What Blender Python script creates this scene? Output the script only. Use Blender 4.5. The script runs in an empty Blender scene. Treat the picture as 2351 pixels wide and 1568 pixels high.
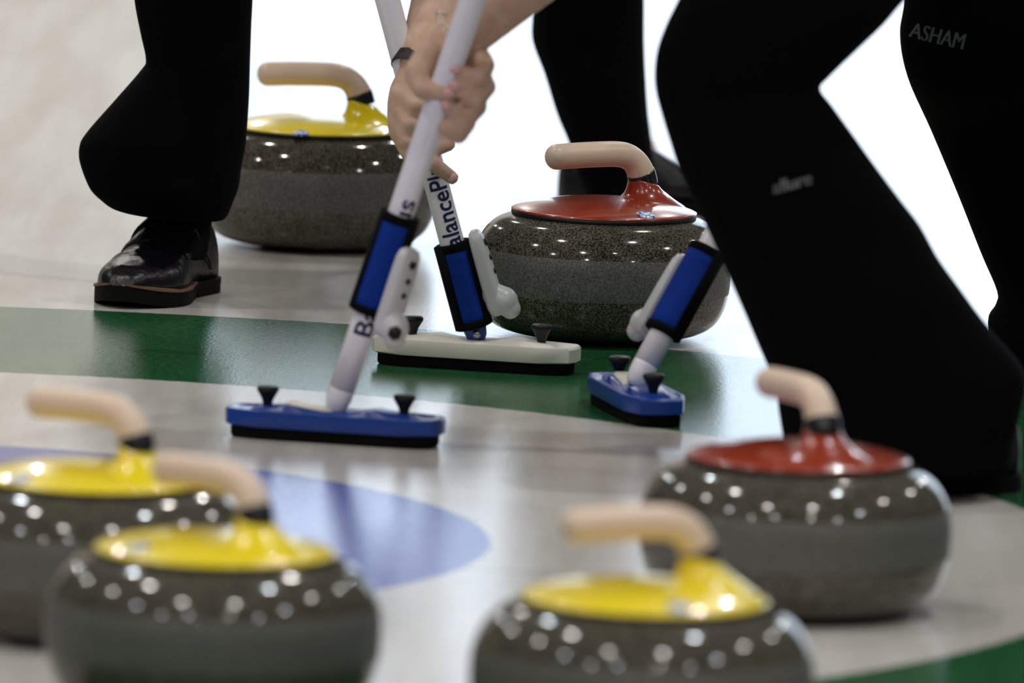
import bpy, bmesh, math, random
from mathutils import Vector, Matrix, noise
from mathutils.bvhtree import BVHTree
random.seed(7)
C = bpy.context.scene.collection
PI = math.pi
W, H = 2351, 1568
# ------------------------------------------------------------------ camera
F = 24000.0; CH = 1.44; PITCH = math.radians(6.90); ROLL = math.radians(2.0)
fw = Vector((0, math.cos(PITCH), -math.sin(PITCH)))
r0 = Vector((1, 0, 0)); u0 = Vector((0, math.sin(PITCH), math.cos(PITCH)))
rc = r0*math.cos(ROLL) + u0*math.sin(ROLL)
uc = u0*math.cos(ROLL) - r0*math.sin(ROLL)
CAM = Vector((0, 0, CH))
cam = bpy.data.cameras.new('camera'); co = bpy.data.objects.new('camera', cam); C.objects.link(co)
M = Matrix((rc, uc, -fw)).transposed().to_4x4(); M.translation = CAM
co.matrix_world = M
cam.sensor_width = 36.0; cam.lens = 36.0*F/W
cam.clip_start = 0.5; cam.clip_end = 300
cam.dof.use_dof = True; cam.dof.focus_distance = 11.95; cam.dof.aperture_fstop = 5.9
bpy.context.scene.camera = co

def ray(px, py): return fw + rc*((px-W/2)/F) + uc*((H/2-py)/F)
def at(px, py, Y):                      # point of the sight line that lies at distance Y
    d = ray(px, py); return CAM + d*(Y/d.y)
def ground(px, py, z=0.0):
    d = ray(px, py); return CAM + d*((z-CH)/d.z)

# ------------------------------------------------------------------ world, lamps, exposure
sc = bpy.context.scene
sc.view_settings.view_transform = 'Standard'; sc.view_settings.look = 'None'
sc.view_settings.gamma = 1; sc.view_settings.use_curve_mapping = False
sc.view_settings.exposure = 0.0
w = bpy.data.worlds.new('hall_air'); sc.world = w; w.use_nodes = True
w.node_tree.nodes['Background'].inputs[0].default_value = (.9, .93, 1, 1)
w.node_tree.nodes['Background'].inputs[1].default_value = 0.06
def lamp(x, y, z, e, col, r=.13):
    l = bpy.data.lights.new('ceiling_lamp', 'AREA'); l.shape = 'DISK'; l.size = r*2
    l.energy = e; l.color = col
    o = bpy.data.objects.new('ceiling_lamp', l); C.objects.link(o); o.location = (x, y, z)
cols = [(1, .93, .84), (1, .96, .9), (.9, .97, 1)]
k = 0
for x in (-9.5, -3.6, 2.2, 8.4):
    for y in (-9, -2.5, 4, 10.5, 18, 27, 36.4):
        lamp(x + (.5 if k % 2 else -.3), y, 8.2, 150 if y < 30 else 290, cols[(k*7) % 3]); k += 1  # last row, nearest the back wall, added at higher power to brighten it

# ------------------------------------------------------------------ material helpers
MATS = {}
def mat(name, col, rough=.5, spec=.5, coat=0, coat_r=.05, metal=0, sss=0):
    if name in MATS: return MATS[name]
    m = bpy.data.materials.new(name); m.use_nodes = True
    b = m.node_tree.nodes['Principled BSDF']
    b.inputs['Base Color'].default_value = (*col, 1)
    b.inputs['Roughness'].default_value = rough
    b.inputs['Specular IOR Level'].default_value = spec
    b.inputs['Coat Weight'].default_value = coat; b.inputs['Coat Roughness'].default_value = coat_r
    b.inputs['Metallic'].default_value = metal
    if sss:
        b.inputs['Subsurface Weight'].default_value = sss
        b.inputs['Subsurface Radius'].default_value = (.01, .004, .002)
    MATS[name] = m; return m
def N(m, t, **kw):
    n = m.node_tree.nodes.new(t)
    for k_, v in kw.items(): setattr(n, k_, v)
    return n
def L(m, a, b): m.node_tree.links.new(a, b)
def ramp(m, fac, stops, interp='LINEAR'):
    r = N(m, 'ShaderNodeValToRGB'); r.color_ramp.interpolation = interp
    e = r.color_ramp.elements
    while len(e) < len(stops): e.new(.5)
    for i, (p, c) in enumerate(stops):
        e[i].position = p; e[i].color = (*c, 1) if len(c) == 3 else c
    L(m, fac, r.inputs[0]); return r
def math_(m, op, a, b=None, c=None):
    n = N(m, 'ShaderNodeMath', operation=op)
    for i, v in enumerate((a, b, c)):
        if v is None: continue
        if isinstance(v, (int, float)): n.inputs[i].default_value = v
        else: L(m, v, n.inputs[i])
    return n.outputs[0]
def noise_bump(m, scale, strength, dist=.001, stretch=None, detail=3):
    b = m.node_tree.nodes['Principled BSDF']
    tc = N(m, 'ShaderNodeTexCoord'); nz = N(m, 'ShaderNodeTexNoise')
    nz.inputs['Scale'].default_value = scale; nz.inputs['Detail'].default_value = detail
    src = tc.outputs['Object']
    if stretch:
        mp = N(m, 'ShaderNodeMapping'); mp.inputs['Scale'].default_value = stretch
        L(m, src, mp.inputs[0]); src = mp.outputs[0]
    L(m, src, nz.inputs['Vector'])
    bp = N(m, 'ShaderNodeBump'); bp.inputs['Strength'].default_value = strength; bp.inputs['Distance'].default_value = dist
    L(m, nz.outputs[0], bp.inputs['Height']); L(m, bp.outputs[0], b.inputs['Normal'])
    return nz

# granite
GR = mat('granite', (.1, .1, .09), .12, .5)
b = GR.node_tree.nodes['Principled BSDF']
tc = N(GR, 'ShaderNodeTexCoord')
v1 = N(GR, 'ShaderNodeTexNoise'); v1.inputs['Scale'].default_value = 480; v1.inputs['Detail'].default_value = 2; v1.inputs['Roughness'].default_value = .6
L(GR, tc.outputs['Object'], v1.inputs['Vector'])
v2 = N(GR, 'ShaderNodeTexNoise'); v2.inputs['Scale'].default_value = 90; v2.inputs['Detail'].default_value = 3
L(GR, tc.outputs['Object'], v2.inputs['Vector'])
r1 = ramp(GR, v1.outputs[0], [(.0, (.006, .006, .005)), (.42, (.018, .017, .013)), (.50, (.080, .076, .063)), (.62, (.125, .117, .096)), (.75, (.22, .20, .17))])
r2 = ramp(GR, v2.outputs[0], [(.3, (.8, .74, .66)), (.7, (1.15, 1.12, 1.05))])
mx = N(GR, 'ShaderNodeMix', data_type='RGBA', blend_type='MULTIPLY'); mx.inputs['Factor'].default_value = 1
L(GR, r1.outputs[0], mx.inputs['A']); L(GR, r2.outputs[0], mx.inputs['B'])
sx = N(GR, 'ShaderNodeSeparateXYZ'); L(GR, tc.outputs['Object'], sx.inputs[0])
z = sx.outputs[2]
band = math_(GR, 'MULTIPLY', math_(GR, 'GREATER_THAN', z, .055), math_(GR, 'LESS_THAN', z, .103))
# the matt striking band is ground rough: finer, paler grain
mb = N(GR, 'ShaderNodeMix', data_type='RGBA'); L(GR, mx.outputs['Result'], mb.inputs['A'])
rb = ramp(GR, v1.outputs[0], [(.3, (.034, .035, .031)), (.5, (.102, .101, .090)), (.7, (.18, .172, .154))])
L(GR, rb.outputs[0], mb.inputs['B']); L(GR, band, mb.inputs['Factor'])
L(GR, mb.outputs['Result'], b.inputs['Base Color'])
L(GR, math_(GR, 'MULTIPLY_ADD', band, .42, .09), b.inputs['Roughness'])

YEL = mat('yellow_plastic', (.92, .72, .006), .25, .5, .6, .06)
RED = mat('red_plastic', (.30, .030, .007), .25, .5, .6, .06)
BLK = mat('black_rubber', (.008, .008, .009), .45, .3)
COL_ = mat('black_collar', (.012, .012, .014), .2, .5)
HAN = mat('beige_handle', (.74, .56, .43), .34, .5)
STK = mat('blue_sticker', (.04, .13, .48), .35, .4)
tc = N(STK, 'ShaderNodeTexCoord'); nz = N(STK, 'ShaderNodeTexNoise'); nz.inputs['Scale'].default_value = 260
L(STK, tc.outputs['Object'], nz.inputs['Vector'])
rr = ramp(STK, nz.outputs[0], [(.49, (.03, .10, .42)), (.56, (.75, .8, .9))]); L(STK, rr.outputs[0], STK.node_tree.nodes['Principled BSDF'].inputs['Base Color'])
STW = mat('white_sticker_print', (.72, .76, .86), .35, .4)
TRO = mat('black_trouser_cloth', (.0022, .0020, .0026), .95, .04)
noise_bump(TRO, 900, .3, .0005)
JAC = mat('black_jacket_cloth', (.004, .004, .005), .9, .05)
SKIN = mat('skin', (.52, .30, .20), .5, .35, sss=.15)
nz = noise_bump(SKIN, 60, .25, .002)
rs = ramp(SKIN, nz.outputs[0], [(.3, (.56, .35, .25)), (.7, (.68, .46, .345))]); L(SKIN, rs.outputs[0], SKIN.node_tree.nodes['Principled BSDF'].inputs['Base Color'])
NAIL = mat('fingernail', (.70, .40, .37), .3, .5)
LEA = mat('black_leather', (.005, .004, .006), .33, .38)
nz = noise_bump(LEA, 45, .7, .004, detail=4)
SOLE = mat('shoe_sole', (.003, .003, .003), .7, .12)
WELT = mat('brown_welt', (.16, .09, .055), .6, .3)
WHT = mat('white_shaft', (.86, .82, .88), .28, .5, .4, .05)
WPL = mat('cream_plastic', (.78, .74, .66), .45, .4)
GPL = mat('pale_grey_plastic', (.60, .59, .61), .32, .5)
BLU = mat('blue_plastic', (.006, .042, .26), .32, .45)
NEO = mat('blue_neoprene', (.005, .032, .26), .85, .15)
noise_bump(NEO, 500, .5, .001)
NAV = mat('navy_print', (.012, .015, .07), .5, .3)
PAD = mat('black_pad', (.003, .003, .003), .9, .1)
GRY = mat('grey_print', (.15, .15, .16), .8, .1)
BRN = mat('brown_wristband', (.018, .009, .010), .5, .4)
GLD = mat('bracelet_metal', (.7, .62, .5), .3, .5, metal=1)
SCR = mat('steel_screw', (.4, .4, .4), .3, .5, metal=1)

# ------------------------------------------------------------------ object helpers
def obj(name, bm, m, parent=None, smooth=True, label=None):
    me = bpy.data.meshes.new(name)
    if isinstance(bm, bmesh.types.BMesh):
        bmesh.ops.recalc_face_normals(bm, faces=bm.faces); bm.to_mesh(me); bm.free()
    else: me = bm; me.name = name
    if not me.materials: me.materials.append(m)
    if smooth:
        for p in me.polygons: p.use_smooth = True
    o = bpy.data.objects.new(name, me); C.objects.link(o)
    if parent: o.parent = parent
    if label: o['label'] = label
    return o
def autosmooth(o, ang=40):
    me = o.data; b_ = bmesh.new(); b_.from_mesh(me)
    for e in b_.edges:
        if len(e.link_faces) == 2 and e.calc_face_angle(0) > math.radians(ang): e.smooth = False
    b_.to_mesh(me); b_.free()
def thing(name, label, cat, loc=(0, 0, 0), rotz=0, group=None):
    o = bpy.data.objects.new(name, None); C.objects.link(o)
    o.location = loc; o.rotation_euler = (0, 0, rotz); o.empty_display_size = .05
    o['label'] = label; o['category'] = cat
    if group: o['group'] = group
    return o
def tag(o, label, cat, group=None, kind=None):
    if label: o['label'] = label
    if cat: o['category'] = cat
    if group: o['group'] = group
    if kind: o['kind'] = kind
    return o
def skin_rings(bm, rings, caps=True):
    vs = [[bm.verts.new(p) for p in r] for r in rings]; n = len(vs[0])
    for a, b_ in zip(vs, vs[1:]):
        for i in range(n):
            bm.faces.new((a[i], a[(i+1) % n], b_[(i+1) % n], b_[i]))
    if caps:
        bm.faces.new(vs[0][::-1]); bm.faces.new(vs[-1])
    return vs
def lathe(bm, prof, n=96, c=(0, 0, 0)):
    rings = []
    for r, z in prof:
        rings.append([Vector((c[0]+r*math.cos(2*PI*i/n), c[1]+r*math.sin(2*PI*i/n), c[2]+z)) for i in range(n)])
    skin_rings(bm, rings)
def catmull(pts, k=6):
    out = []; n = len(pts)
    for i in range(n-1):
        p0 = pts[max(i-1, 0)]; p1 = pts[i]; p2 = pts[i+1]; p3 = pts[min(i+2, n-1)]
        for j in range(k):
            t = j/k
            out.append(tuple(.5*((2*b_)+(-a+c_)*t+(2*a-5*b_+4*c_-d)*t*t+(-a+3*b_-3*c_+d)*t**3) for a, b_, c_, d in zip(p0, p1, p2, p3)))
    out.append(tuple(pts[-1])); return out
def tube(bm, pts, rad, n=24, flat=1.0):
    """pts: Vectors, rad: list; rounded by the radii given"""
    rings = []; up = Vector((0, 1, 0))
    for i, p in enumerate(pts):
        t = (pts[min(i+1, len(pts)-1)]-pts[max(i-1, 0)]).normalized()
        a = up.cross(t)
        if a.length < 1e-4: a = Vector((1, 0, 0)).cross(t)
        a.normalize(); b_ = t.cross(a)
        rings.append([p + (a*math.cos(2*PI*j/n) + b_*math.sin(2*PI*j/n)*flat)*rad[i] for j in range(n)])
    skin_rings(bm, rings)
def capsule(bm, p0, p1, ra, rb_, n=14):
    p0 = Vector(p0); p1 = Vector(p1); t = (p1-p0)
    if t.length < 1e-6: t = Vector((0, 0, 1e-4))
    t.normalize(); pts = []; rad = []
    for i in range(1, 6):
        a = PI/2*i/5; pts.append(p0 - t*ra*math.cos(a)); rad.append(ra*math.sin(a))
    for i in range(1, 6):
        a = PI/2*(1-i/5); pts.append(p1 + t*rb_*math.cos(a + 0) if False else p1 + t*rb_*math.sin(PI/2*(i-1)/5)); rad.append(rb_*math.cos(PI/2*(i-1)/5))
    tube(bm, pts, rad, n)
def chain(bm, pts, rads):
    for i in range(len(pts)-1): capsule(bm, pts[i], pts[i+1], rads[i], rads[i+1])
def remeshed(bm, voxel, smooth=3):
    me = bpy.data.meshes.new('tmp'); bmesh.ops.recalc_face_normals(bm, faces=bm.faces); bm.to_mesh(me); bm.free()
    o = bpy.data.objects.new('tmp', me); C.objects.link(o)
    m = o.modifiers.new('r', 'REMESH'); m.mode = 'VOXEL'; m.voxel_size = voxel
    s = o.modifiers.new('s', 'SMOOTH'); s.iterations = smooth; s.factor = .5
    dg = bpy.context.evaluated_depsgraph_get(); dg.update()
    out = bpy.data.meshes.new_from_object(o.evaluated_get(dg))
    bpy.data.objects.remove(o); return out
def grid_cut(g, step):
    for ax in (0, 1):
        lo = min(v.co[ax] for v in g.verts); hi = max(v.co[ax] for v in g.verts); q = lo+step
        nrm = Vector((1, 0, 0)) if ax == 0 else Vector((0, 1, 0))
        while q < hi:
            bmesh.ops.bisect_plane(g, geom=g.verts[:]+g.edges[:]+g.faces[:], plane_co=nrm*q, plane_no=nrm); q += step
def text_geo(body, size, thick=0.0):
    """triangulated flat outline of the text, list of verts + faces, centred on x start"""
    cu = bpy.data.curves.new('t', 'FONT'); cu.body = body; cu.size = size; cu.offset = thick; cu.resolution_u = 3
    o = bpy.data.objects.new('t', cu); C.objects.link(o)
    dg = bpy.context.evaluated_depsgraph_get(); dg.update()
    me = bpy.data.meshes.new_from_object(o.evaluated_get(dg))
    b_ = bmesh.new(); b_.from_mesh(me); bmesh.ops.triangulate(b_, faces=b_.faces)
    bpy.data.objects.remove(o); return b_

# ------------------------------------------------------------------ setting: the ice, the back wall
RX, RY = -0.63, 0
cpt = ground(-291+0, 1198)              # centre of the house
RX, RY = cpt.x, cpt.y
ICE = mat('ice', (.7, .68, .65), .2, .5)
nt = ICE.node_tree; b = nt.nodes['Principled BSDF']
b.inputs['IOR'].default_value = 1.33
geo = N(ICE, 'ShaderNodeNewGeometry'); sx = N(ICE, 'ShaderNodeSeparateXYZ'); L(ICE, geo.outputs['Position'], sx.inputs[0])
dx = math_(ICE, 'SUBTRACT', sx.outputs[0], RX); dy = math_(ICE, 'SUBTRACT', sx.outputs[1], RY)
dist = math_(ICE, 'SQRT', math_(ICE, 'ADD', math_(ICE, 'MULTIPLY', dx, dx), math_(ICE, 'MULTIPLY', dy, dy)))
wn = N(ICE, 'ShaderNodeTexNoise'); wn.inputs['Scale'].default_value = 60; L(ICE, geo.outputs['Position'], wn.inputs['Vector'])
dist = math_(ICE, 'ADD', dist, math_(ICE, 'MULTIPLY', math_(ICE, 'SUBTRACT', wn.outputs[0], .5), .010))
mp = N(ICE, 'ShaderNodeMapping'); mp.inputs['Rotation'].default_value = (0, 0, math.radians(-22)); mp.inputs['Scale'].default_value = (9, .7, 1)
L(ICE, geo.outputs['Position'], mp.inputs[0])
st = N(ICE, 'ShaderNodeTexNoise'); st.inputs['Scale'].default_value = 1.6; st.inputs['Detail'].default_value = 4; L(ICE, mp.outputs[0], st.inputs['Vector'])
white = ramp(ICE, st.outputs[0], [(.28, (.50, .46, .415)), (.5, (.62, .585, .55)), (.72, (.70, .675, .65))])
sp = N(ICE, 'ShaderNodeTexNoise'); sp.inputs['Scale'].default_value = 130; sp.inputs['Detail'].default_value = 2; L(ICE, geo.outputs['Position'], sp.inputs['Vector'])
green = ramp(ICE, sp.outputs[0], [(.35, (.010, .075, .022)), (.65, (.026, .125, .05))])
blue = ramp(ICE, sp.outputs[0], [(.35, (.035, .055, .33)), (.65, (.065, .10, .45))])
def mixc(a, b_, f):
    n = N(ICE, 'ShaderNodeMix', data_type='RGBA'); L(ICE, a, n.inputs['A']); L(ICE, b_, n.inputs['B']); L(ICE, f, n.inputs['Factor']); return n.outputs['Result']
def step(a, lo): # soft step
    n = N(ICE, 'ShaderNodeMapRange'); n.interpolation_type = 'SMOOTHSTEP'
    L(ICE, a, n.inputs[0]); n.inputs[1].default_value = lo-.004; n.inputs[2].default_value = lo+.004; return n.outputs[0]
inb = math_(ICE, 'MULTIPLY', step(dist, .15), math_(ICE, 'SUBTRACT', 1, step(dist, .61)))
ing = math_(ICE, 'MULTIPLY', step(dist, 1.22), math_(ICE, 'SUBTRACT', 1, step(dist, 1.83)))
c = mixc(white.outputs[0], blue.outputs[0], inb); c = mixc(c, green.outputs[0], ing)
# thin tee line through the centre
ta = math.radians(-17)
ln = math_(ICE, 'ABSOLUTE', math_(ICE, 'ADD', math_(ICE, 'MULTIPLY', dx, -math.sin(ta)), math_(ICE, 'MULTIPLY', dy, math.cos(ta))))
lnf = math_(ICE, 'MULTIPLY', math_(ICE, 'LESS_THAN', ln, .006), .30)
dk = N(ICE, 'ShaderNodeRGB'); dk.outputs[0].default_value = (.12, .12, .15, 1)
c = mixc(c, dk.outputs[0], lnf)
L(ICE, c, b.inputs['Base Color'])
rn = ramp(ICE, st.outputs[0], [(.3, (.10,)*3), (.7, (.17,)*3)]); L(ICE, rn.outputs[0], b.inputs['Roughness'])
pb = N(ICE, 'ShaderNodeTexNoise'); pb.inputs['Scale'].default_value = 260; pb.inputs['Detail'].default_value = 3; L(ICE, geo.outputs['Position'], pb.inputs['Vector'])
bp = N(ICE, 'ShaderNodeBump'); bp.inputs['Strength'].default_value = .5; bp.inputs['Distance'].default_value = .0006
L(ICE, pb.outputs[0], bp.inputs['Height']); L(ICE, bp.outputs[0], b.inputs['Normal'])
bm = bmesh.new()
vs = [bm.verts.new(p) for p in ((-16, -10, 0), (16, -10, 0), (16, 40, 0), (-16, 40, 0))]; bm.faces.new(vs)
ice = obj('floor', bm, ICE, smooth=False); tag(ice, 'white pebbled curling ice with green and blue rings', 'ice', kind='structure')
WALL = mat('grey_wall', (.66, .62, .58), .8, .2)
bm = bmesh.new(); bmesh.ops.create_cube(bm, size=1, matrix=Matrix.Translation((0, 40.3, 5)) @ Matrix.Diagonal((32, .3, 10, 1)))
o = obj('wall_back', bm, WALL, smooth=False); tag(o, 'grey end wall of the ice hall', 'wall', kind='structure')
GLW = bpy.data.materials.new('panel_glow'); GLW.use_nodes = True
e_ = GLW.node_tree.nodes['Principled BSDF']; e_.inputs['Emission Color'].default_value = (.72, .85, 1, 1); e_.inputs['Emission Strength'].default_value = 2.35
e_.inputs['Base Color'].default_value = (.1, .1, .1, 1)
bm = bmesh.new(); bmesh.ops.create_cube(bm, size=1, matrix=Matrix.Translation((6.1, 40.08, 5.0)) @ Matrix.Diagonal((14.4, .1, 9.2, 1)))
o = obj('panel_1', bm, GLW, smooth=False); tag(o, 'tall bright unseen window behind the sheet', 'panel', kind='structure')  # unseen glowing panel that makes the glare on the ice; source type unknown

# ------------------------------------------------------------------ curling stones
def prof_body():
    pts = [(.058, .0), (.064, .0), (.076, .0022), (.098, .0042), (.117, .0105), (.1305, .022), (.1390, .040), (.1428, .060), (.1435, .079), (.1425, .094), (.138, .110), (.130, .1235), (.119, .1335), (.107, .1392), (.098, .142)]
    pts = [(r_*(1+.035*min(1, max(0, (r_-.09)/.03))), z_) for r_, z_ in pts]
    return [(r_, max(z_, 0)) for r_, z_ in catmull(pts, 4)]
def dome(r_): # cap height at radius r
    t = min(r_/.107, 1); return .1308 + .0150*max(1-t**2.1, 0)**.85
def cached(key, fn, store={}):
    if key not in store: store[key] = fn()
    return store[key]
def m_body():
    bm = bmesh.new(); lathe(bm, prof_body(), 128); me = bpy.data.meshes.new('granite_body'); bmesh.ops.recalc_face_normals(bm, faces=bm.faces); bm.to_mesh(me); bm.free(); me.materials.append(GR); return me
def m_ring():
    bm = bmesh.new(); lathe(bm, [(.10, .1235), (.1055, .1240), (.1072, .1265), (.1068, .1305), (.10, .1315)], 96); me = bpy.data.meshes.new('rim_ring'); bmesh.ops.recalc_face_normals(bm, faces=bm.faces); bm.to_mesh(me); bm.free(); me.materials.append(BLK); return me
def m_cap(m):
    bm = bmesh.new()
    pr = [(.104, .1295), (.1065, .1298), (.1072, .1312)]
    for i in range(1, 24):
        t = i/23; r_ = .1070*(1-t)**.8; pr.append((max(r_, .0005), dome(r_) + .0006))
    lathe(bm, pr, 96)
    # flared neck
    secs = [(.012, .1025, .056, .1318), (.017, .0985, .047, .1365), (.0215, .0925, .038, .1405), (.0260, .0860, .031, .1450), (.0300, .0795, .0255, .1500), (.0325, .0738, .0210, .1560), (.0335, .0690, .0180, .1630)]
    rings = []
    for xi, xo, ry, z_ in catmull(secs, 4):
        ring = []; tl = max(0, (z_-.150)/.013)
        for i in range(48):
            a = 2*PI*i/48; ca = math.cos(a); cx = (xi+xo)/2; rx = (xo-xi)/2
            ring.append(Vector((cx + rx*ca, ry*math.sin(a), z_ - .0045*ca*tl)))
        rings.append(ring)
    skin_rings(bm, rings)
    me = bpy.data.meshes.new('cap'); bmesh.ops.recalc_face_normals(bm, faces=bm.faces); bm.to_mesh(me); bm.free(); me.materials.append(m); return me
def mk(bm, name, m):
    me = bpy.data.meshes.new(name); bmesh.ops.recalc_face_normals(bm, faces=bm.faces); bm.to_mesh(me); bm.free(); me.materials.append(m); return me
HP = catmull([(.0515, .160), (.0495, .1675), (.0455, .1770), (.0385, .1865), (.0270, .1935), (.0120, .1960), (-.010, .1962), (-.040, .1955), (-.066, .1942)], 6)
def m_collar():
    bm = bmesh.new(); seg = [p for p in HP if p[0] > .0468 and p[1] < .1745]
    tube(bm, [Vector((x_, 0, z_)) for x_, z_ in seg], [.0167]*len(seg), 40); return mk(bm, 'collar', COL_)
def m_handle():
    bm = bmesh.new(); seg = [p for p in HP if p[1] > .1715 or p[0] < .045]
    pts = [Vector((x_, 0, z_)) for x_, z_ in seg]; rad = []
    n = len(pts)
    for i, p in enumerate(pts): rad.append(.0160 - .0012*min(1, i/10))
    # rounded tip
    last = pts[-1]; t = (pts[-1]-pts[-2]).normalized(); rl = rad[-1]
    for i in range(1, 9):
        a = PI/2*i/8; pts.append(last + t*.013*math.sin(a)); rad.append(max(rl*math.cos(a), .0003))
    tube(bm, pts, rad, 32); return mk(bm, 'handle', HAN)
def sticker_mesh(x_, y_, r_=.0105, dz=.0012, name='sticker', m=STK):
    bm = bmesh.new(); rings = []
    for rr_, off in ((r_, -.0006), (r_, dz), (r_*.96, dz+.0004), (r_*.5, dz+.0004), (.0004, dz+.0004)):
        rings.append([Vector((x_+rr_*math.cos(2*PI*i/28), y_+rr_*math.sin(2*PI*i/28), 0)) for i in range(28)])
        for v in rings[-1]:
            v.z = dome(math.hypot(v.x, v.y)) + .0006 + off
    skin_rings(bm, rings); return mk(bm, name, m)
DZ = .015
def stone(px, py_bottom_cap, hdir, colour, label, stickers, group=None):
    """px: centre column, py: where the front edge of the coloured cap shows"""
    p = ground(px, py_bottom_cap, .1300+DZ); c0 = Vector((p.x, p.y + .107, 0))
    ang = math.atan2(hdir[1], hdir[0]) - PI             # handle runs along local -X
    t = thing('curling_stone', label, 'curling stone', c0, ang, group)
    obj('granite_body', cached('b', m_body), GR, t)
    obj('rim_ring', cached('r', m_ring), BLK, t).location.z = DZ
    o = obj('cap', cached('c'+colour, lambda: m_cap(YEL if colour == 'yellow' else RED)), None, t); o.location.z = DZ
    obj('collar', cached('k', m_collar), COL_, t).location.z = DZ
    obj('handle', cached('h', m_handle), HAN, t).location.z = DZ
    R = Matrix.Rotation(-ang, 4, 'Z')
    for sxp, syp, whiteish in stickers:
        q = R @ (ground(sxp, syp, .141+DZ) - c0)
        s_ = obj('sticker', sticker_mesh(q.x, q.y), STK, t); s_.location.z = DZ
        obj('sticker_print', sticker_mesh(q.x, q.y, .0075 if whiteish else .004, .0018, 'sticker_print', STW), STW, s_)
    return t, c0
S = {}
S[1] = stone(729, 313, (-1, -.02), 'yellow', 'yellow-capped granite curling stone farthest back, behind the black dress shoe', [(690, 291, False)])
S[2] = stone(1388, 508, (-.87, -.5), 'red', 'red-capped curling stone in sharp focus behind the white broom head', [(1483, 484, False)])
S[3] = stone(1838, 1086, (-.42, .91), 'red', 'blurred red-capped curling stone in the foreground in front of the large black trouser leg', [(1893, 1046, True)])
S[4] = stone(1482, 1416, (-.93, -.37), 'yellow', 'blurred yellow-capped curling stone nearest the lower edge, right of centre', [(1560, 1382, False)])
S[5] = stone(485, 1303, (-.70, .71), 'yellow', 'blurred yellow-capped curling stone with two stickers in the foreground lower left', [(318, 1250, False), (650, 1255, True)])
S[6] = stone(203, 1134, (-.80, .60), 'yellow', 'yellow-capped curling stone partly cut by the left edge of the photo', [(48, 1088, False)])

# ------------------------------------------------------------------ brooms
def frame_obj(parent, name, m, bm, mat_, **kw):
    o = obj(name, bm, m, parent, **kw); o.matrix_local = mat_; return o
def head_body_bm():
    bm = bmesh.new()
    outl = [(-.1175, -.012), (-.112, -.024), (-.080, -.034), (.080, -.034), (.112, -.024), (.1175, -.012), (.1175, .012), (.112, .024), (.080, .034), (-.080, .034), (-.112, .024), (-.1175, .012)]
    def ring(sc_, z_, sag=0): return [Vector((x_*sc_, y_*(sc_ if sc_ > .9 else sc_*.95), z_ - sag*(x_/.1175)**2)) for x_, y_ in outl]
    skin_rings(bm, [ring(.97, .0135), ring(1, .0150), ring(1, .0290), ring(.985, .0312), ring(.93, .0312), ring(.90, .0290)])
    bmesh.ops.subdivide_edges(bm, edges=[e for e in bm.edges if e.calc_length() > .1], cuts=6)
    return bm
def head_ridge_bm():
    bm = bmesh.new(); rings = []
    for x_, hh, ww in ((-.092, .0295, .012), (-.086, .0325, .018), (-.062, .0350, .021), (-.045, .0372, .022), (-.028, .0345, .022), (-.012, .0325, .021), (.012, .0325, .021), (.028, .0345, .022), (.045, .0372, .022), (.062, .0350, .021), (.086, .0325, .018), (.092, .0295, .012)):
        rings.append([Vector((x_, ww, .028)), Vector((x_, ww*.85, hh-.001)), Vector((x_, ww*.5, hh)), Vector((x_, -ww*.5, hh)), Vector((x_, -ww*.85, hh-.001)), Vector((x_, -ww, .028))])
    skin_rings(bm, rings); return bm
def pad_bm():
    bm = bmesh.new(); rings = []
    outl = []
    n = 40
    for i in range(n):
        a = 2*PI*i/n; ca, sa = math.cos(a), math.sin(a)
        outl.append((.1115*abs(ca)**.35*(1 if ca > 0 else -1), .030*abs(sa)**.5*(1 if sa > 0 else -1)))
    for sc_, z_ in ((.985, .0005), (1, .003), (1, .0125), (.97, .0145)):
        rings.append([Vector((x_*sc_, y_*sc_, z_)) for x_, y_ in outl])
    skin_rings(bm, rings); return bm
def knob_bm(x_):
    bm = bmesh.new(); lathe(bm, [(.0045, .028), (.0052, .036), (.0065, .0405), (.0105, .0475), (.0118, .0495), (.0118, .0525), (.0105, .0540), (.002, .0543)], 24, (x_, 0, 0)); return bm
def rot_to(d):
    return Vector((0, 0, 1)).rotation_difference(d).to_matrix().to_4x4()
def wrap_text(parent, name, body, size, u_start, radius, face_ang, thick, xs_=1.0):
    g = text_geo(body, size, thick)
    for v in g.verts: v.co.y *= 1.15; v.co.x *= xs_
    w_ = max(v.co.y for v in g.verts)
    # chop long triangles so they follow the curve
    grid_cut(g, .0022)
    for v in g.verts:
        x_, y_ = v.co.x, v.co.y - w_*.5
        a = face_ang - y_/radius
        v.co = Vector((radius*math.cos(a), radius*math.sin(a), u_start + x_))
    return obj(name, g, NAV, parent, smooth=True)
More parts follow.
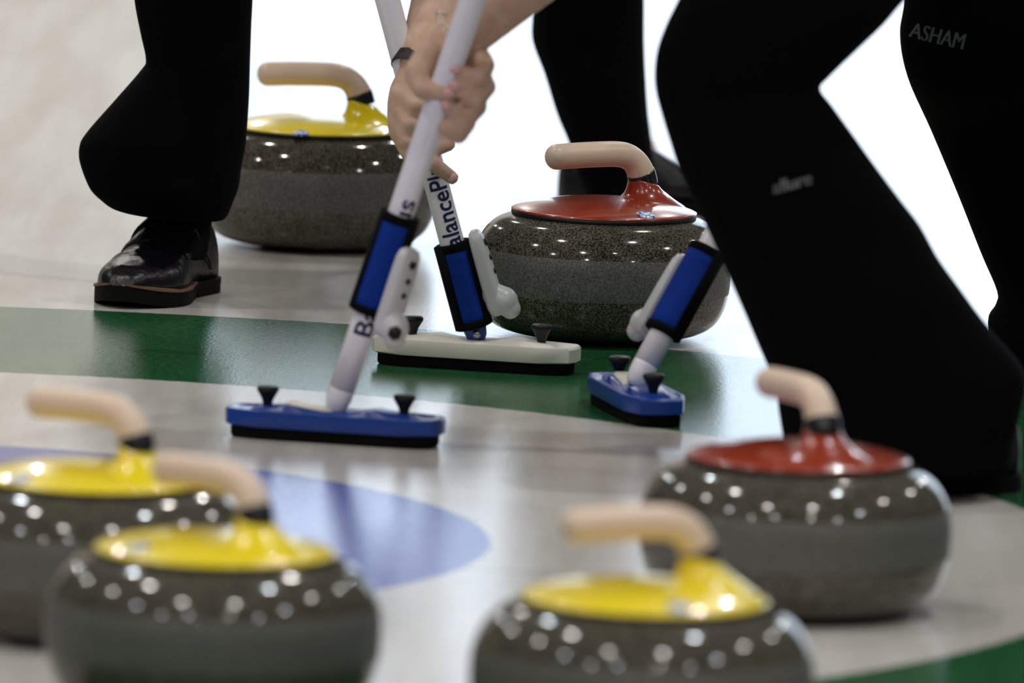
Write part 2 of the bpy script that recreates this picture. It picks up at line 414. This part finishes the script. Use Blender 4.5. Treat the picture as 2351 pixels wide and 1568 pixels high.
def broom(base_px, Y, top_px, Ytop, rz, head_mat, label, sleeve, dev_ang, txt_start, joint_mat, length=1.15, shaft_from=.022, brush_mat=PAD, txt=True, txt_scale=1.0, group='curling brooms held by the sweepers'):
    gp = at(*base_px, Y); gp.z = 0
    t = thing('curling_broom', label, 'broom', gp, 0, group)
    Rz = Matrix.Rotation(rz, 4, 'Z')
    for nm, bmf, mm in (('head', head_body_bm(), head_mat), ('brush_pad', pad_bm(), PAD)):
        o = frame_obj(t, nm, mm, bmf, Rz)
        autosmooth(o, 35)
        if nm == 'head': hd = o
    o = obj('head_ridge', head_ridge_bm(), head_mat, hd); autosmooth(o, 50)
    for s in (-1, 1):
        o = obj('knob', knob_bm(s*.0745), BLK, hd)
    # hinge plate + joint
    bm = bmesh.new(); bmesh.ops.create_cube(bm, size=1, matrix=Matrix.Translation((-.026, 0, .0345)) @ Matrix.Rotation(math.radians(8), 4, 'Y') @ Matrix.Diagonal((.052, .026, .005, 1)))
    bmesh.ops.bevel(bm, geom=bm.edges[:], offset=.0018, segments=2, affect='EDGES')
    if joint_mat is not BLU: obj('hinge_plate', bm, WPL, hd)
    else: bm.free()
    jb = Vector((0, 0, .036)); 
    topw = at(*top_px, Ytop); d = (topw - (gp + jb)); d.normalize()
    bm = bmesh.new(); tube(bm, [jb + d*u for u in (-.006, .0, .010, .018, .030)], [.008, .0115, .0134, .0139, .0139], 28)
    jo = obj('swivel_joint', bm, joint_mat, t)
    bm = bmesh.new(); tube(bm, [jb + Vector((0, -.0165, .004)), jb + Vector((0, .0165, .004))], [.0045, .0045], 16)
    if joint_mat is BLU: obj('hinge_screw', bm, SCR, jo)
    else: bm.free()
    A = Matrix.Translation(jb) @ rot_to(d)               # local z runs up the shaft
    # make local -Y face the camera
    bm = bmesh.new(); tube(bm, [Vector((0, 0, shaft_from + i*(length-shaft_from)/12)) for i in range(13)], [.0140]*13, 40)
    sh = frame_obj(t, 'shaft', WHT, bm, A)
    if txt:
        x = wrap_text(sh, 'lettering', 'BalancePlus', .0260, txt_start, .01418, -PI/2+.12, .0005, txt_scale); x['label'] = 'navy lettering on the shaft'
    u1, u2 = sleeve
    bm = bmesh.new(); tube(bm, [Vector((0, 0, u1+(u2-u1)*i/6)) for i in range(7)], [.0200]*7, 40)
    sl = frame_obj(t, 'sleeve', NEO, bm, A)
    for a, b_, nm in ((u1-.001, u1+.0085, 'binding'), (u2-.0085, u2+.001, 'binding')):
        bm = bmesh.new(); tube(bm, [Vector((0, 0, a)), Vector((0, 0, a+.001)), Vector((0, 0, b_-.001)), Vector((0, 0, b_))], [.0195, .0212, .0212, .0195], 40); obj(nm, bm, PAD, sl)
    # vertical binding flap: strip of the sleeve's rim, black
    fa = math.radians(dev_ang) + PI
    def strip(a0, a1, ro, ri=.0195):
        bm = bmesh.new(); rings = []
        k_ = 10
        for u in (u1, u2):
            ring = [Vector((ro*math.cos(a0+(a1-a0)*i/k_), ro*math.sin(a0+(a1-a0)*i/k_), u)) for i in range(k_+1)]
            ring += [Vector((ri*math.cos(a1+(a0-a1)*i/k_), ri*math.sin(a1+(a0-a1)*i/k_), u)) for i in range(k_+1)]
            rings.append(ring)
        skin_rings(bm, rings); return bm
    return t, A, sl, strip, (u1, u2)
def device(t, A, u0_, ang, lens=False):
    """clip-on sensor pod beside the sleeve, its lens bulb at the lower end"""
    B = A @ Matrix.Rotation(math.radians(ang), 4, 'Z')
    bm = bmesh.new(); rings = []
    for u, c_, rx, ry in ((0, .030, .004, .008), (.003, .030, .0075, .0125), (.012, .0300, .0095, .0150), (.060, .0290, .0090, .0150), (.075, .0285, .0085, .0150), (.090, .0280, .0078, .0145), (.097, .0275, .0062, .0120), (.100, .027, .003, .007)):
        rings.append([Vector((c_+rx*abs(math.cos(a))**.5*(1 if math.cos(a) > 0 else -1), ry*abs(math.sin(a))**.6*(1 if math.sin(a) > 0 else -1), u0_+u)) for a in [2*PI*i/32 for i in range(32)]])
    skin_rings(bm, rings); dv = frame_obj(t, 'sensor_pod', GPL, bm, B); autosmooth(dv, 50)
    bm = bmesh.new(); chain(bm, [Vector((.030, 0, u0_+.024)), Vector((.040, 0, u0_+.014)), Vector((.045, 0, u0_+.004))], [.0140, .0165, .0120])
    me = remeshed(bm, .0018, 4); bo = obj('pod_bulb', me, GPL, dv)
    for u, r_ in ((.050, .0032), (.066, .0032), (.084, .0042)):
        bm = bmesh.new(); tube(bm, [Vector((.036, 0, u0_+u)), Vector((.0398 - (u-.05)*.03, 0, u0_+u))], [r_, r_], 16); obj('button', bm, BLK, dv)
    if lens:
        bm = bmesh.new(); tube(bm, [Vector((.0480, -.006, u0_+.013)), Vector((.0530, -.0125, u0_+.0130))], [.0080, .0076], 6); obj('sensor_window', bm, BLK, dv)
    return dv
# near broom, blue head
B1, A1, sl, strip, uu = broom((768, 1019), 10.97, (1085, 0), 10.92, math.radians(-13), BLU, 'white-shafted curling broom with blue head, nearest the camera left of centre', (.110, .220), -40, .0835, WHT, txt_scale=1.30, length=.92)
obj('binding', strip(-PI/2-1.75, -PI/2-.95, .0216), PAD, sl); obj('binding', strip(-PI/2+.62, -PI/2+1.9, .0216), PAD, sl)
device(B1, A1, .093, -40, True)
# back broom, white head
B2, A2, sl, strip, uu = broom((1092, 852), 11.64, (890, 0), 11.62, math.radians(-13), WPL, 'curling broom with cream white head in front of the sharp red-capped stone', (.012, .109), 10, .092, BLU)
obj('binding', strip(-PI/2-1.75, -PI/2-.55, .0216), PAD, sl); obj('binding', strip(-PI/2+.75, -PI/2+1.6, .0216), PAD, sl)
device(B2, A2, .018, -8)
# right broom, blue head seen end on
B3, A3, sl, strip, uu = broom((1458, 940), 11.28, (1650, 530), 11.33, math.radians(-76), BLU, 'curling broom with blue head seen end-on beside the large black trouser leg', (.060, .166), 180, .1, WHT, txt=False, length=.58)
obj('binding', strip(-PI/2+.45, -PI/2+1.9, .0216), PAD, sl)
device(B3, A3, .052, 124)

# ------------------------------------------------------------------ shoes
def shoe(parent, loc, rotz, Ls=.27, Wd=.045, strap=True):
    """toe along +X, heel at -X"""
    Mx = Matrix.Translation(loc) @ Matrix.Rotation(rotz, 4, 'Z')
    def hw(t):       # half width, t 0 heel .. 1 toe
        e = min(t/.16, 1); f = min((1-t)/.30, 1)
        base = .74 + .30*math.exp(-((t-.70)/.22)**2) - .10*math.exp(-((t-.38)/.14)**2)
        return Wd*base*math.sqrt(max(1-(1-e)**2, 0))**.8*math.sqrt(max(1-(1-f)**2, 0))
    def top(t):
        pts = [(0, .050), (.03, .072), (.12, .085), (.30, .090), (.42, .082), (.55, .062), (.68, .048), (.80, .043), (.90, .037), (.96, .027), (1, .010)]
        for (a, va), (b_, vb) in zip(pts, pts[1:]):
            if t <= b_: return va+(vb-va)*(t-a)/(b_-a)
        return .01
    def sole(z0f, z1f, out, name, m, t0=0.0, t1=1.0, par=None, n=48):
        bm = bmesh.new(); o1 = []; k_ = n
        ts = [t0 + (t1-t0)*(.5-.5*math.cos(PI*i/k_)) for i in range(k_+1)]
        lower = []; upper = []
        side = [(t, 1) for t in ts] + [(t, -1) for t in reversed(ts[1:-1] if t0 == 0 and t1 == 1 else ts)]
        rings = []
        for zz in (0, 1):
            ring = []
            for t, s in side:
                ww = max(hw(t), 0) + out*(1 if .004 < t < .996 else 0)
                if t0 > 0 and abs(t-t0) < 1e-6: ww = hw(t)+out
                if t1 < 1 and abs(t-t1) < 1e-6: ww = hw(t)+out
                xx = (t-.5)*Ls + (out if t > .996 else (-out if t < .004 else 0))
                ring.append(Vector((xx, s*ww, (z1f if zz else z0f)(t))))
            rings.append(ring)
        skin_rings(bm, rings); o = frame_obj(par, name, m, bm, Mx if par is parent else Matrix.Identity(4)); autosmooth(o, 35); return o
    spring = lambda t: .010*max(0, (t-.72)/.28)**2
    up = bmesh.new(); rings = []
    for i in range(41):
        t = .5-.5*math.cos(PI*i/40); ww = max(hw(t), .0005); tz = top(t)
        ring = []
        for j in range(25):
            a = PI*j/24; ca, sa = math.cos(a), math.sin(a)
            zz = .0205 + spring(t)*.6 + (tz-.012)*abs(sa)**.75
            ring.append(Vector(((t-.5)*Ls, ww*abs(ca)**.75*(1 if ca > 0 else -1)*(1-.0*sa), zz)))
        rings.append(ring)
    skin_rings(up, rings)
    for v in up.verts:      # creases over the toe
        t = v.co.x/Ls+.5
        if .5 < t < .96 and v.co.z > .04:
            v.co.z += .0016*noise.noise(Vector((v.co.x*55, v.co.y*25, 1)))
            v.co.z += .0016*math.sin(t*70)*math.exp(-((t-.66)/.06)**2)
    u_ = frame_obj(parent, 'shoe', LEA, up, Mx)
    sole(lambda t: spring(t) + (.011 if t < .40 else 0), lambda t: .0178+spring(t), .0035, 'sole', SOLE, par=u_)
    sole(lambda t: .0, lambda t: .0120, .003, 'heel', SOLE, 0.0, .36, par=u_)
    if strap: sole(lambda t: .0174+spring(t), lambda t: .0202+spring(t), .0048, 'welt', WELT, .40, .985, par=u_)
    if strap:
        for tc_, wd, ex in ((.52, .045, .0045), (.43, .050, .0095)):
            bm = bmesh.new(); rings = []
            for tt, e in ((tc_-wd, 0), (tc_-wd, ex), (tc_+wd*.6, ex), (tc_+wd, ex*.5), (tc_+wd, -.002)):
                ring = []
                for j in range(4, 21):
                    a = PI*j/24; ca, sa = math.cos(a), math.sin(a); ww = hw(tt)
                    ring.append(Vector(((tt-.5)*Ls, (ww+e)*abs(ca)**.75*(1 if ca > 0 else -1), .0205+(top(tt)-.012+e)*abs(sa)**.75)))
                rings.append(ring)
            vs_ = [[bm.verts.new(p) for p in r] for r in rings]
            for a_, b_ in zip(vs_, vs_[1:]):
                for i in range(len(a_)-1): bm.faces.new((a_[i], a_[i+1], b_[i+1], b_[i]))
            o = obj('strap', bm, LEA, u_); o.matrix_local = Matrix.Identity(4); autosmooth(o, 40)
        # raised quarter seam along the side
        for s in (-1, 1):
            for off in (0, .0035):
                pts = []
                for i in range(15):
                    q = i/14; t = .20+.26*q; zz = .030 + (.050-off*4)*math.sin(q*PI*.5 + 0)**.8*(1-q*.3)
                    hh = (zz-.0205)/max(top(t)-.012, .01); hh = min(max(hh, .02), .99); sa = hh**(1/.75); ca = math.sqrt(max(1-sa*sa, 0))
                    pts.append(Vector(((t-.5)*Ls+off, s*(hw(t)*ca**.75+.0004), zz)))
                bm = bmesh.new(); tube(bm, pts, [.0009]*len(pts), 8); obj('seam', bm, LEA, u_)
    return u_

# ------------------------------------------------------------------ trousers (lofted through their real widths at their own distance)
def leg_rings(secs, k=5, n=40, wr=.0022, seed=0):
    """secs: (lx,ly,rx,ry,Y,depth)"""
    rings = []
    S_ = catmull(secs, k)
    for q, (lx, ly, rx, ry, Y, dep) in enumerate(S_):
        A_ = at(lx, ly, Y); B_ = at(rx, ry, Y); c_ = (A_+B_)/2; u = (B_-A_)/2
        ring = []
        for i in range(n):
            a = 2*PI*i/n; ca, sa = math.cos(a), math.sin(a)
            p = c_ + u*abs(ca)**.85*(1 if ca > 0 else -1) + Vector((0, dep*.5*abs(sa)**.85*(1 if sa > 0 else -1), 0))
            f = noise.noise(Vector((p.x*14, p.y*14, p.z*9+seed)))
            p += Vector((ca*.15, sa, 0))*f*wr*abs(sa)*3
            ring.append(p)
        rings.append(ring)
    return rings
def trousers(parent, legs, name='trousers'):
    bm = bmesh.new()
    for i, s in enumerate(legs): skin_rings(bm, leg_rings(s, seed=i*9))
    bvh = BVHTree.FromBMesh(bm)
    o = obj(name, bm, TRO, parent)
    return o, bvh
def cloth_text(parent, body, size, px, py, deg, Y, bvh, m, shear=0, sx_=1, sy_=1):
    o_ = at(px, py, Y); o_.y = 0
    g = text_geo(body, size, 0)
    for q in (.0005, .0010):                # heavier strokes
        g2 = text_geo(body, size, 0); 
        for v in g2.verts: v.co.x += q
        me2 = bpy.data.meshes.new('t2'); g2.to_mesh(me2); g2.free(); g.from_mesh(me2); bpy.data.meshes.remove(me2)
    for v in g.verts: v.co.x *= sx_; v.co.y *= sy_
    grid_cut(g, .006)
    R = Matrix.Rotation(math.radians(deg), 3, 'Y')
    for v in g.verts:
        p = R @ Vector((v.co.x + v.co.y*shear, 0, v.co.y)) + o_
        p.y = Y-1
        h_ = bvh.ray_cast(p, Vector((0, 1, 0)))
        v.co = (h_[0] if h_[0] else Vector((p.x, Y, p.z))) + Vector((0, -.0012, 0))
    o = obj('lettering', g, m, parent); return o

# ------------------------------------------------------------------ people
def person(label):
    return thing('person', label, 'person', (0, 0, 0))
def finger_tips(parent, lst):
    for p, d, r_ in lst:
        pass
def P(*a): return at(*a)

# --- left person: leg with flared black trousers and black strapped shoe
PL = person('person at left in flared black trousers and a cracked black leather shoe')
bm = bmesh.new()
hipc = P(300, -1280, 12.2)
for ank, kne, hip in (((430, 590, 12.25), (445, -380, 12.18), (420, -1200, 12.2)), ((-330, 610, 12.5), (-180, -330, 12.3), (170, -1200, 12.2))):
    a_, k_, h_ = P(*ank), P(*kne), P(*hip)
    chain(bm, [a_, a_.lerp(k_, .65), k_, h_], [.022, .042, .050, .085])
    capsule(bm, a_, a_ + Vector((-.012, -.04, -.012)), .020, .018)
ch = P(300, -2150, 12.2)
chain(bm, [hipc, P(300, -1600, 12.2), ch], [.13, .125, .15])
chain(bm, [ch, P(300, -2420, 12.2), P(300, -2600, 12.15)], [.08, .06, .10])
for s in (-1, 1):
    chain(bm, [P(300+s*330, -2180, 12.2), P(300+s*400, -1640, 12.2), P(300+s*330, -1180, 12.0)], [.055, .042, .03])
    sh_ = P(300+s*330, -1180, 12.0)
    for f_ in range(4): capsule(bm, sh_, sh_+Vector(((f_-1.5)*.018, -.03, -.095+abs(f_-1.3)*.008)), .014, .008)
    capsule(bm, sh_, sh_+Vector((-s*.04, -.02, -.06)), .014, .009)
obj('body', remeshed(bm, .007), SKIN, PL)
YL = 12.20
legA = [(330, -1250, 560, -1250, YL, .24), (300, -800, 590, -800, YL, .21), (285, -400, 592, -400, YL, .18), (297, -120, 585, -120, YL, .18), (309, 0, 580, 0, YL, .18), (322, 70, 577, 60, YL, .18), (335, 135, 575, 120, YL, .19),
        (322, 163, 574, 150, YL, .19), (262, 232, 572, 220, YL, .20), (198, 305, 567, 300, YL, .22), (182, 337, 563, 340, YL, .22), (184, 372, 555, 380, YL, .22), (206, 428, 548, 430, YL, .22), (232, 456, 536, 462, YL, .19), (252, 471, 526, 488, YL, .17), (266, 476, 518, 500, YL, .16)]
legB = [(-30, -1250, 330, -1250, YL, .24), (-270, -400, -60, -400, 12.3, .18), (-420, 300, -110, 300, 12.5, .2), (-470, 540, -130, 540, 12.55, .22)]
o, _ = trousers(PL, [legA, legB])
bm = bmesh.new(); chain(bm, [hipc + Vector((0, 0, .03)), P(300, -1600, 12.2), P(300, -2180, 12.2)], [.155, .15, .17])
for s in (-1, 1): chain(bm, [P(300+s*300, -2200, 12.2), P(300+s*400, -1640, 12.2), P(300+s*345, -1250, 12.03)], [.075, .058, .045])
obj('jacket', remeshed(bm, .01), JAC, PL)
bm = bmesh.new(); chain(bm, [P(428, 575, 12.25), P(438, 420, 12.24)], [.026, .032]); chain(bm, [P(428, 565, 12.25), P(395, 560, 12.19)], [.026, .028]); obj('sock', remeshed(bm, .005), JAC, PL)
tl = ground(300, 704); hl = ground(470, 672)
shoe(PL, Vector((at(363, 650, 12.18).x, 12.20, 0)), math.radians(180+70), .255, .050)
shoe(PL, Vector((at(-330, 650, 12.4).x, 12.45, 0)), math.radians(180+62), .255, .050)

# --- centre person: black trousers, bare forearm, grips the rear broom
PC = person('person behind the red-capped stone in black trousers, wearing a dark wristband, gripping a broom')
bm = bmesh.new()
hipc = P(1540, -1000, 13.2)
for ank, kne, hip in (((1432, 440, 13.26), (1335, -330, 13.09), (1430, -980, 13.15)), ((1410, 300, 13.95), (1370, -330, 13.6), (1600, -980, 13.3))):
    a_, k_, h_ = P(*ank), P(*kne), P(*hip); chain(bm, [a_, a_.lerp(k_, .65), k_, h_], [.028, .038, .045, .085])
    capsule(bm, a_ + Vector((0, 0, -.01)), a_ + Vector((.04, .03, -.03)), .024, .02)
sh1 = P(1230, -1150, 12.35); sh2 = P(1640, -1200, 12.45)
chain(bm, [hipc, P(1480, -1150, 12.8), P(1430, -1230, 12.45)], [.13, .125, .15])
chain(bm, [P(1430, -1230, 12.45), P(1400, -1320, 12.2), P(1380, -1350, 12.05)], [.09, .06, .10])
YA = 11.62
elA = P(1170, -480, 11.95); wrA = P(968, 140, YA-.005)
chain(bm, [sh1, elA], [.055, .043]); chain(bm, [elA, P(1035, -60, YA+.06), P(975, 118, YA), wrA], [.043, .0385, .0275, .0255])
def hnd(bm, Y, wrist, knucks, fingers, thumb, pr=.0135):
    for k_ in knucks: chain(bm, [wrist, P(k_[0], k_[1], Y+k_[2])], [pr+.006, pr])
    for a_, b_ in zip(knucks, knucks[1:]): chain(bm, [P(a_[0], a_[1], Y+a_[2]), P(b_[0], b_[1], Y+b_[2])], [pr, pr])
    for f_ in fingers: chain(bm, [P(q[0], q[1], Y+q[2]) for q in f_], [.0115, .0102, .0095, .0080])
    chain(bm, [P(q[0], q[1], Y+q[2]) for q in thumb], [.016, .0135, .0115, .0095])
kA = [(922, 205, -.012), (916, 235, -.018), (915, 268, -.020), (919, 300, -.020)]
fA = [[(916, 215, -.018), (955, 242, -.034), (990, 262, -.024), (1004, 268, -.002)],
      [(914, 245, -.020), (940, 285, -.036), (985, 305, -.028), (1012, 300, -.008)],
      [(912, 275, -.022), (932, 325, -.035), (985, 345, -.030), (1030, 332, -.012)],
      [(916, 305, -.022), (940, 352, -.034), (992, 375, -.034), (1038, 408, -.022)]]
hnd(bm, YA, wrA, kA, fA, [(968, 160, .012), (985, 205, .030), (1012, 255, .034), (1022, 300, .022)])
obj('body', remeshed(bm, .0034, 3), SKIN, PC)
legC = [(1250, -1050, 1560, -1050, 13.15, .26), (1210, -650, 1500, -650, 13.1, .22), (1200, -330, 1480, -330, 13.08, .20), (1212, -100, 1478, -100, 13.15, .19), (1222, 20, 1479, 0, 13.18, .18), (1222, 92, 1479, 90, 13.2, .18), (1250, 170, 1482, 170, 13.2, .18), (1278, 260, 1487, 250, 13.22, .18), (1305, 325, 1494, 310, 13.23, .18), (1325, 395, 1500, 362, 13.25, .18), (1345, 440, 1515, 430, 13.25, .19), (1352, 492, 1522, 488, 13.25, .19)]
legD = [(1440, -1050, 1760, -1050, 13.3, .26), (1270, -330, 1460, -330, 13.6, .2), (1285, 50, 1460, 50, 13.8, .16), (1330, 250, 1478, 250, 13.95, .16), (1340, 330, 1478, 330, 13.97, .16)]
trousers(PC, [legC, legD])
bm = bmesh.new(); chain(bm, [hipc, P(1480, -1150, 12.8), P(1430, -1230, 12.45)], [.155, .15, .175]); chain(bm, [sh1, elA], [.075, .058]); chain(bm, [sh2, P(1750, -700, 12.2)], [.075, .055])
obj('jacket', remeshed(bm, .01), JAC, PC)
shoe(PC, Vector((at(1505, 470, 13.3).x, 13.34, 0)), math.radians(22), .265, .050, strap=False)
shoe(PC, Vector((at(1412, 400, 14.05).x, 14.02, 0)), math.radians(88), .255, .044, strap=False)
# wristband
def band(parent, name, c_, d, r_, h_, m, flat=1.0, th=.0015, n=36):
    d = d.normalized(); bm = bmesh.new(); R = rot_to(d); rings = []
    for rr_, u in ((r_, -h_/2), (r_+th, -h_/2), (r_+th, h_/2), (r_, h_/2)):
        rings.append([c_ + (R @ Vector((rr_*math.cos(2*PI*i/n), rr_*math.sin(2*PI*i/n)*flat, u))) for i in range(n)])
    vs_ = skin_rings(bm, rings, caps=False)
    for i in range(n): bm.faces.new((vs_[-1][i], vs_[-1][(i+1) % n], vs_[0][(i+1) % n], vs_[0][i]))
    o = obj(name, bm, m, parent); autosmooth(o, 50); return o
band(PC, 'wristband', P(964, 152, YA), P(1035, -60, YA+.05) - P(966, 140, YA), .0305, .0135, BRN)

# --- right person: both legs and the arm on the near broom
PR = person('person at right lunging in black trousers with grey lettering, sweeping with the nearest broom')
bm = bmesh.new()
hipc = P(2390, -560, 10.95)
for ank, kne, hip in (((2090, 1040, 10.73), (1700, 165, 10.73), (2340, -530, 10.88)), ((2525, 870, 11.82), (2330, 85, 11.72), (2440, -560, 11.25))):
    a_, k_, h_ = P(*ank), P(*kne), P(*hip); chain(bm, [a_, a_.lerp(k_, .65), k_, h_], [.024, .030, .036, .070])
    capsule(bm, a_ + Vector((0, 0, -.01)), a_ + Vector((-.05, -.01, -.02)), .024, .020)
YB = 10.95
sh1 = P(1560, -960, 11.05); sh2 = P(1520, -1000, 10.7); el = P(1500, -300, YB+.08); wr = P(1043, 100, YB+.024)
chain(bm, [hipc, P(2000, -760, 10.9), P(1620, -940, 10.9)], [.13, .12, .145])
chain(bm, [P(1560, -960, 10.9), P(1330, -1060, 10.9), P(1180, -1080, 10.88)], [.08, .055, .10])
chain(bm, [sh1, el], [.055, .042]); chain(bm, [el, P(1300, -120, YB+.06), P(1110, 42, YB+.033), wr], [.042, .037, .0290, .0265])
chain(bm, [sh2, P(1250, -560, 10.6), P(1255, -130-350, YB-.02)], [.055, .04, .026])
kB = [(1085, 125, .024), (1090, 158, .026), (1078, 192, .026), (1060, 225, .024)]
fB = [[(1092, 120, .018), (1116, 150, -.002), (1098, 178, -.021), (1052, 166, -.0275)],
      [(1094, 155, .020), (1118, 200, -.003), (1092, 232, -.021), (1050, 204, -.0285)],
      [(1078, 195, .020), (1098, 245, -.003), (1068, 278, -.019), (1030, 248, -.0270)],
      [(1058, 228, .018), (1072, 282, -.002), (1052, 312, -.015), (1018, 290, -.0230)]]
hnd(bm, YB, wr, kB, fB, [(985, 125, .006), (956, 168, -.010), (972, 205, -.024), (1022, 214, -.0290)])
obj('body', remeshed(bm, .0034, 3), SKIN, PR)
def nail(parent, px, py, Y, ang):
    bm = bmesh.new(); bmesh.ops.create_uvsphere(bm, u_segments=14, v_segments=8, radius=1, matrix=Matrix.Translation(P(px, py, Y)) @ Matrix.Rotation(math.radians(ang), 4, 'Y') @ Matrix.Diagonal((.0065, .0022, .0048, 1)))
    return obj('fingernail', bm, NAIL, parent)
for a_ in ((1046, 160, YB-.0355, 10), (1044, 198, YB-.0365, 25), (1024, 243, YB-.035, 30), (1030, 214, YB-.0385, -5)): nail(PR, *a_)
nail(PC, 1040, 408, YA-.0295, -25)
dA = P(1157, 0, YB) - P(1041, 100, YB)
for q, u in ((0, 0), (1, .006)):
    bm = bmesh.new(); R = rot_to(dA.normalized()); pts = []
    c_ = P(1058, 92, YB+.037) + dA.normalized()*u
    rings = []
    for i in range(60):
        a = 2*PI*i/60; rad = .0375 + .0008*math.sin(a*20)
        cc = c_ + R @ Vector((rad*math.cos(a), rad*math.sin(a), .006*math.sin(a+q)))
        tdir = (R @ Vector((-math.sin(a), math.cos(a), 0))); nn = (R @ Vector((math.cos(a), math.sin(a), 0))); bb = tdir.cross(nn)
        rings.append([cc + (nn*math.cos(2*PI*j/8) + bb*math.sin(2*PI*j/8))*.0011 for j in range(8)])
    rings.append(rings[0]); skin_rings(bm, rings, caps=False); bmesh.ops.remove_doubles(bm, verts=bm.verts, dist=1e-6)
    obj('bracelet', bm, GLD, PR)
YF = 10.72
legF = [(2080, -760, 2640, -420, 10.95, .27), (1880, -480, 2480, -300, 10.85, .25), (1690, -230, 2260, -170, 10.78, .23), (1600, -90, 2150, -75, 10.74, .22), (1560, -6, 2075, 0, YF, .21), (1530, 55, 2030, 52, YF, .21), (1510, 110, 1972, 108, YF, .20), (1503, 160, 1908, 170, YF, .19), (1505, 205, 1883, 203, YF, .18), (1517, 255, 1912, 245, YF, .18), (1540, 330, 1960, 312, YF, .18), (1562, 395, 2010, 382, YF, .18), (1600, 475, 2068, 460, YF, .19), (1640, 560, 2112, 518, YF, .19), (1672, 632, 2152, 590, YF, .20), (1706, 710, 2198, 655, YF, .21), (1742, 795, 2262, 742, YF, .21), (1778, 880, 2352, 850, YF, .22), (1788, 945, 2345, 930, YF, .23), (1800, 1015, 2326, 1010, YF, .23), (1815, 1060, 2318, 1070, YF, .22)]
YG = 11.78
legG = [(2180, -760, 2700, -560, 11.2, .26), (2110, -300, 2600, -250, 11.45, .22), (2078, -10, 2540, 0, 11.62, .2), (2066, 80, 2545, 90, 11.68, .19), (2084, 178, 2560, 190, 11.7, .19), (2138, 300, 2600, 310, YG, .18), (2200, 448, 2650, 440, YG, .19), (2252, 580, 2690, 560, YG, .19), (2289, 668, 2710, 650, YG, .2), (2286, 702, 2720, 700, YG, .2), (2268, 740, 2725, 750, YG, .2), (2290, 830, 2700, 830, YG, .2), (2345, 862, 2690, 880, YG, .19)]
o1, bv1 = trousers(PR, [legF, legG])
cloth_text(o1, 'ASHAM', .0215, 2082, 74, 9, 11.68, bv1, GRY, 0, .86, 1.3)
cloth_text(o1, 'allure', .0185, 1770, 424, -17, YF, bv1, GRY, .15)
bm = bmesh.new(); chain(bm, [hipc, P(2000, -760, 10.9), P(1620, -940, 10.9)], [.155, .145, .165]); chain(bm, [sh1, el], [.072, .055]); chain(bm, [sh2, P(1250, -560, 10.6)], [.072, .052])
obj('jacket', remeshed(bm, .01), JAC, PR)
shoe(PR, Vector((at(2045, 1150, 10.7).x, 10.74, 0)), math.radians(180+14), .275, .050)
shoe(PR, Vector((at(2600, 850, 11.9).x, 11.95, 0)), math.radians(180+10), .275, .050, strap=False)
